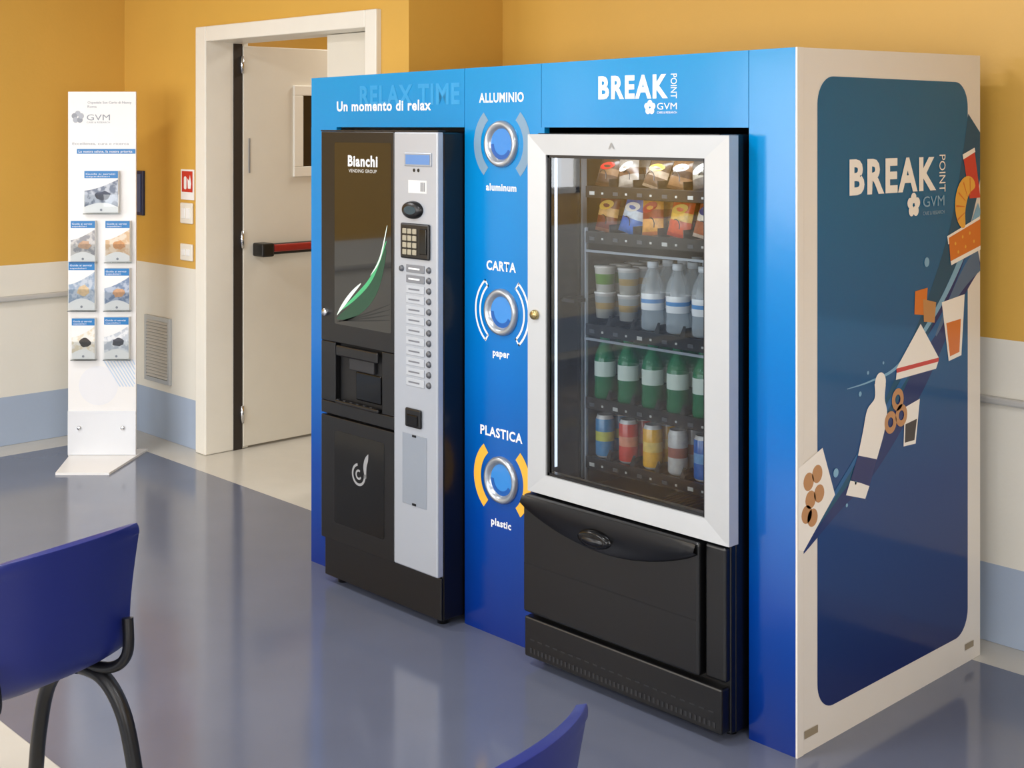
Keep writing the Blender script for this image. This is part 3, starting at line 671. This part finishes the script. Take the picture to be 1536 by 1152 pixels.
# ------------------------------------------------------------------ chairs
m_ch=mat('chair_blue_plastic',(24,36,108),.36,noise=.05,nscale=6,bump=.02)
m_leg=mat('chair_black_metal',(16,16,18),.35)
def chair(loc,rot):
    e=empty('chair',loc,rot)
    prof=spline([(-.235,.425),(-.215,.452),(-.10,.440),(.03,.428),(.13,.432),(.195,.470),(.222,.555),(.240,.66),(.258,.75),(.272,.812)],4)
    N=len(prof); M=18; V=[];F=[]
    for i,(y,z) in enumerate(prof):
        s=i/(N-1); back=max(0,min(1,(s-.5)/.2))
        W=.43+.045*back
        if s>.93: W*=1-.07*((s-.93)/.07)**2
        if s<.07: W*=1-.20*((.07-s)/.07)**2
        for j in range(M+1):
            w=-1+2*j/M
            x=w*W/2
            yy=y-back*.055*w*w; zz=z+(1-back)*(.018*abs(w)**3)-(.016*w*w if s>.93 else 0)
            V.append((x,yy,zz))
    for i in range(N-1):
        for j in range(M):
            a=i*(M+1)+j; F.append((a,a+1,a+M+2,a+M+1))
    o=poly('shell',V,F,m_ch,e,True)
    md=o.modifiers.new('th','SOLIDIFY'); md.thickness=.020; md.offset=0
    md=o.modifiers.new('bv','BEVEL'); md.width=.005; md.segments=2
    md=o.modifiers.new('ss','SUBSURF'); md.levels=1; md.render_levels=1
    for s_ in (-1,1):
        x=.185*s_
        tube('leg_rear',[(x*.9,.02,.400),(x,.13,.385),(x*1.06,.205,.30),(x*1.10,.245,.15),(x*1.12,.262,.02)],.021,m_leg,e)
        tube('leg_front',[(x*.9,.06,.400),(x,-.03,.375),(x*1.05,-.11,.29),(x*1.08,-.155,.15),(x*1.10,-.176,.02)],.021,m_leg,e)
        lathe('foot_rear',[(0,0),(.026,0),(.026,.035),(.021,.04)],(x*1.12,.262,0),m_leg,e,14)
        lathe('foot_front',[(0,0),(.026,0),(.026,.035),(.021,.04)],(x*1.10,-.176,0),m_leg,e,14)
        tube('back_bracket',[(x*.92,.05,.405),(x*1.0,.17,.415),(x*1.06,.222,.46),(x*1.10,.215,.55)],.015,m_leg,e)
    tube('cross_bar_1',[(-.17,.05,.398),(.17,.05,.398)],.012,m_leg,e,smoothpts=False)
    tube('cross_bar_2',[(-.17,-.04,.378),(.17,-.04,.378)],.012,m_leg,e,smoothpts=False)
    return e
chair((-1.172,-1.842,0),math.radians(-78))
chair((.40,-1.780,0),math.radians(-80))

# ------------------------------------------------------------------ lights
def area(name,loc,rot,sx,sy,e,col=(1,1,1)):
    L=bpy.data.lights.new(name,'AREA'); L.shape='RECTANGLE'; L.size=sx; L.size_y=sy; L.energy=e; L.color=col
    o=bpy.data.objects.new(name,L); o.location=loc; o.rotation_euler=rot; coll.objects.link(o); return o
R=math.radians
for i,(a,b) in enumerate(WIN):
    area('window_daylight',((a+b)/2,-6.52,1.75),(R(90),0,0),b-a-.1,1.6,66,(.98,.985,1.0))
area('window_daylight_left',(-5.38,(LW[0]+LW[1])/2,1.9),(R(90),0,R(-90)),LW[1]-LW[0]-.06,1.14,10,(.9,.95,1))
area('window_daylight_right',(4.52,(RW[0]+RW[1])/2,1.75),(R(90),0,R(90)),RW[1]-RW[0]-.1,1.6,68,(.98,.985,1))  # added fill light for the kiosk side, behind an invented window
m_diff=mat('lamp_diffuser',(250,250,248),.4,emit=(250,250,255),es=1.5)
for i,(x,y) in enumerate(((-3.6,-1.6),(-0.9,-1.6),(1.9,-1.6),(-3.6,-4.4),(-0.9,-4.4),(1.9,-4.4))):
    c=empty('ceiling_lamp'); box('housing',x-.31,x+.31,y-.31,y+.31,2.955,2.999,m_white,c,.004); box('diffuser',x-.28,x+.28,y-.28,y+.28,2.945,2.956,m_diff,c)
    area('ceiling_light',(x,y,2.94),(0,0,0),.56,.56,31,(.985,.985,1))
area('corridor_light',(-4.0,2.2,2.95),(0,0,0),.6,.6,28,(1,.95,.86))
area('machine_interior_light',(-.6,.0,1.775),(R(8),0,0),.55,.04,2.6,(.92,.96,1))
w=bpy.data.worlds.new('World'); scene.world=w; w.use_nodes=True
bg=w.node_tree.nodes['Background']; bg.inputs[0].default_value=(.75,.85,1,1); bg.inputs[1].default_value=1.0

# ------------------------------------------------------------------ camera
cd=bpy.data.cameras.new('camera'); cam=bpy.data.objects.new('camera',cd); coll.objects.link(cam)
cam.location=(2.249,-3.293,1.85)
cam.rotation_euler=(R(90),0,math.atan2(.7242,.6896))
cd.sensor_width=36; cd.lens=2000/1536*36; cd.shift_x=0; cd.shift_y=-(576-189)/1536; cd.clip_start=.05
scene.camera=cam
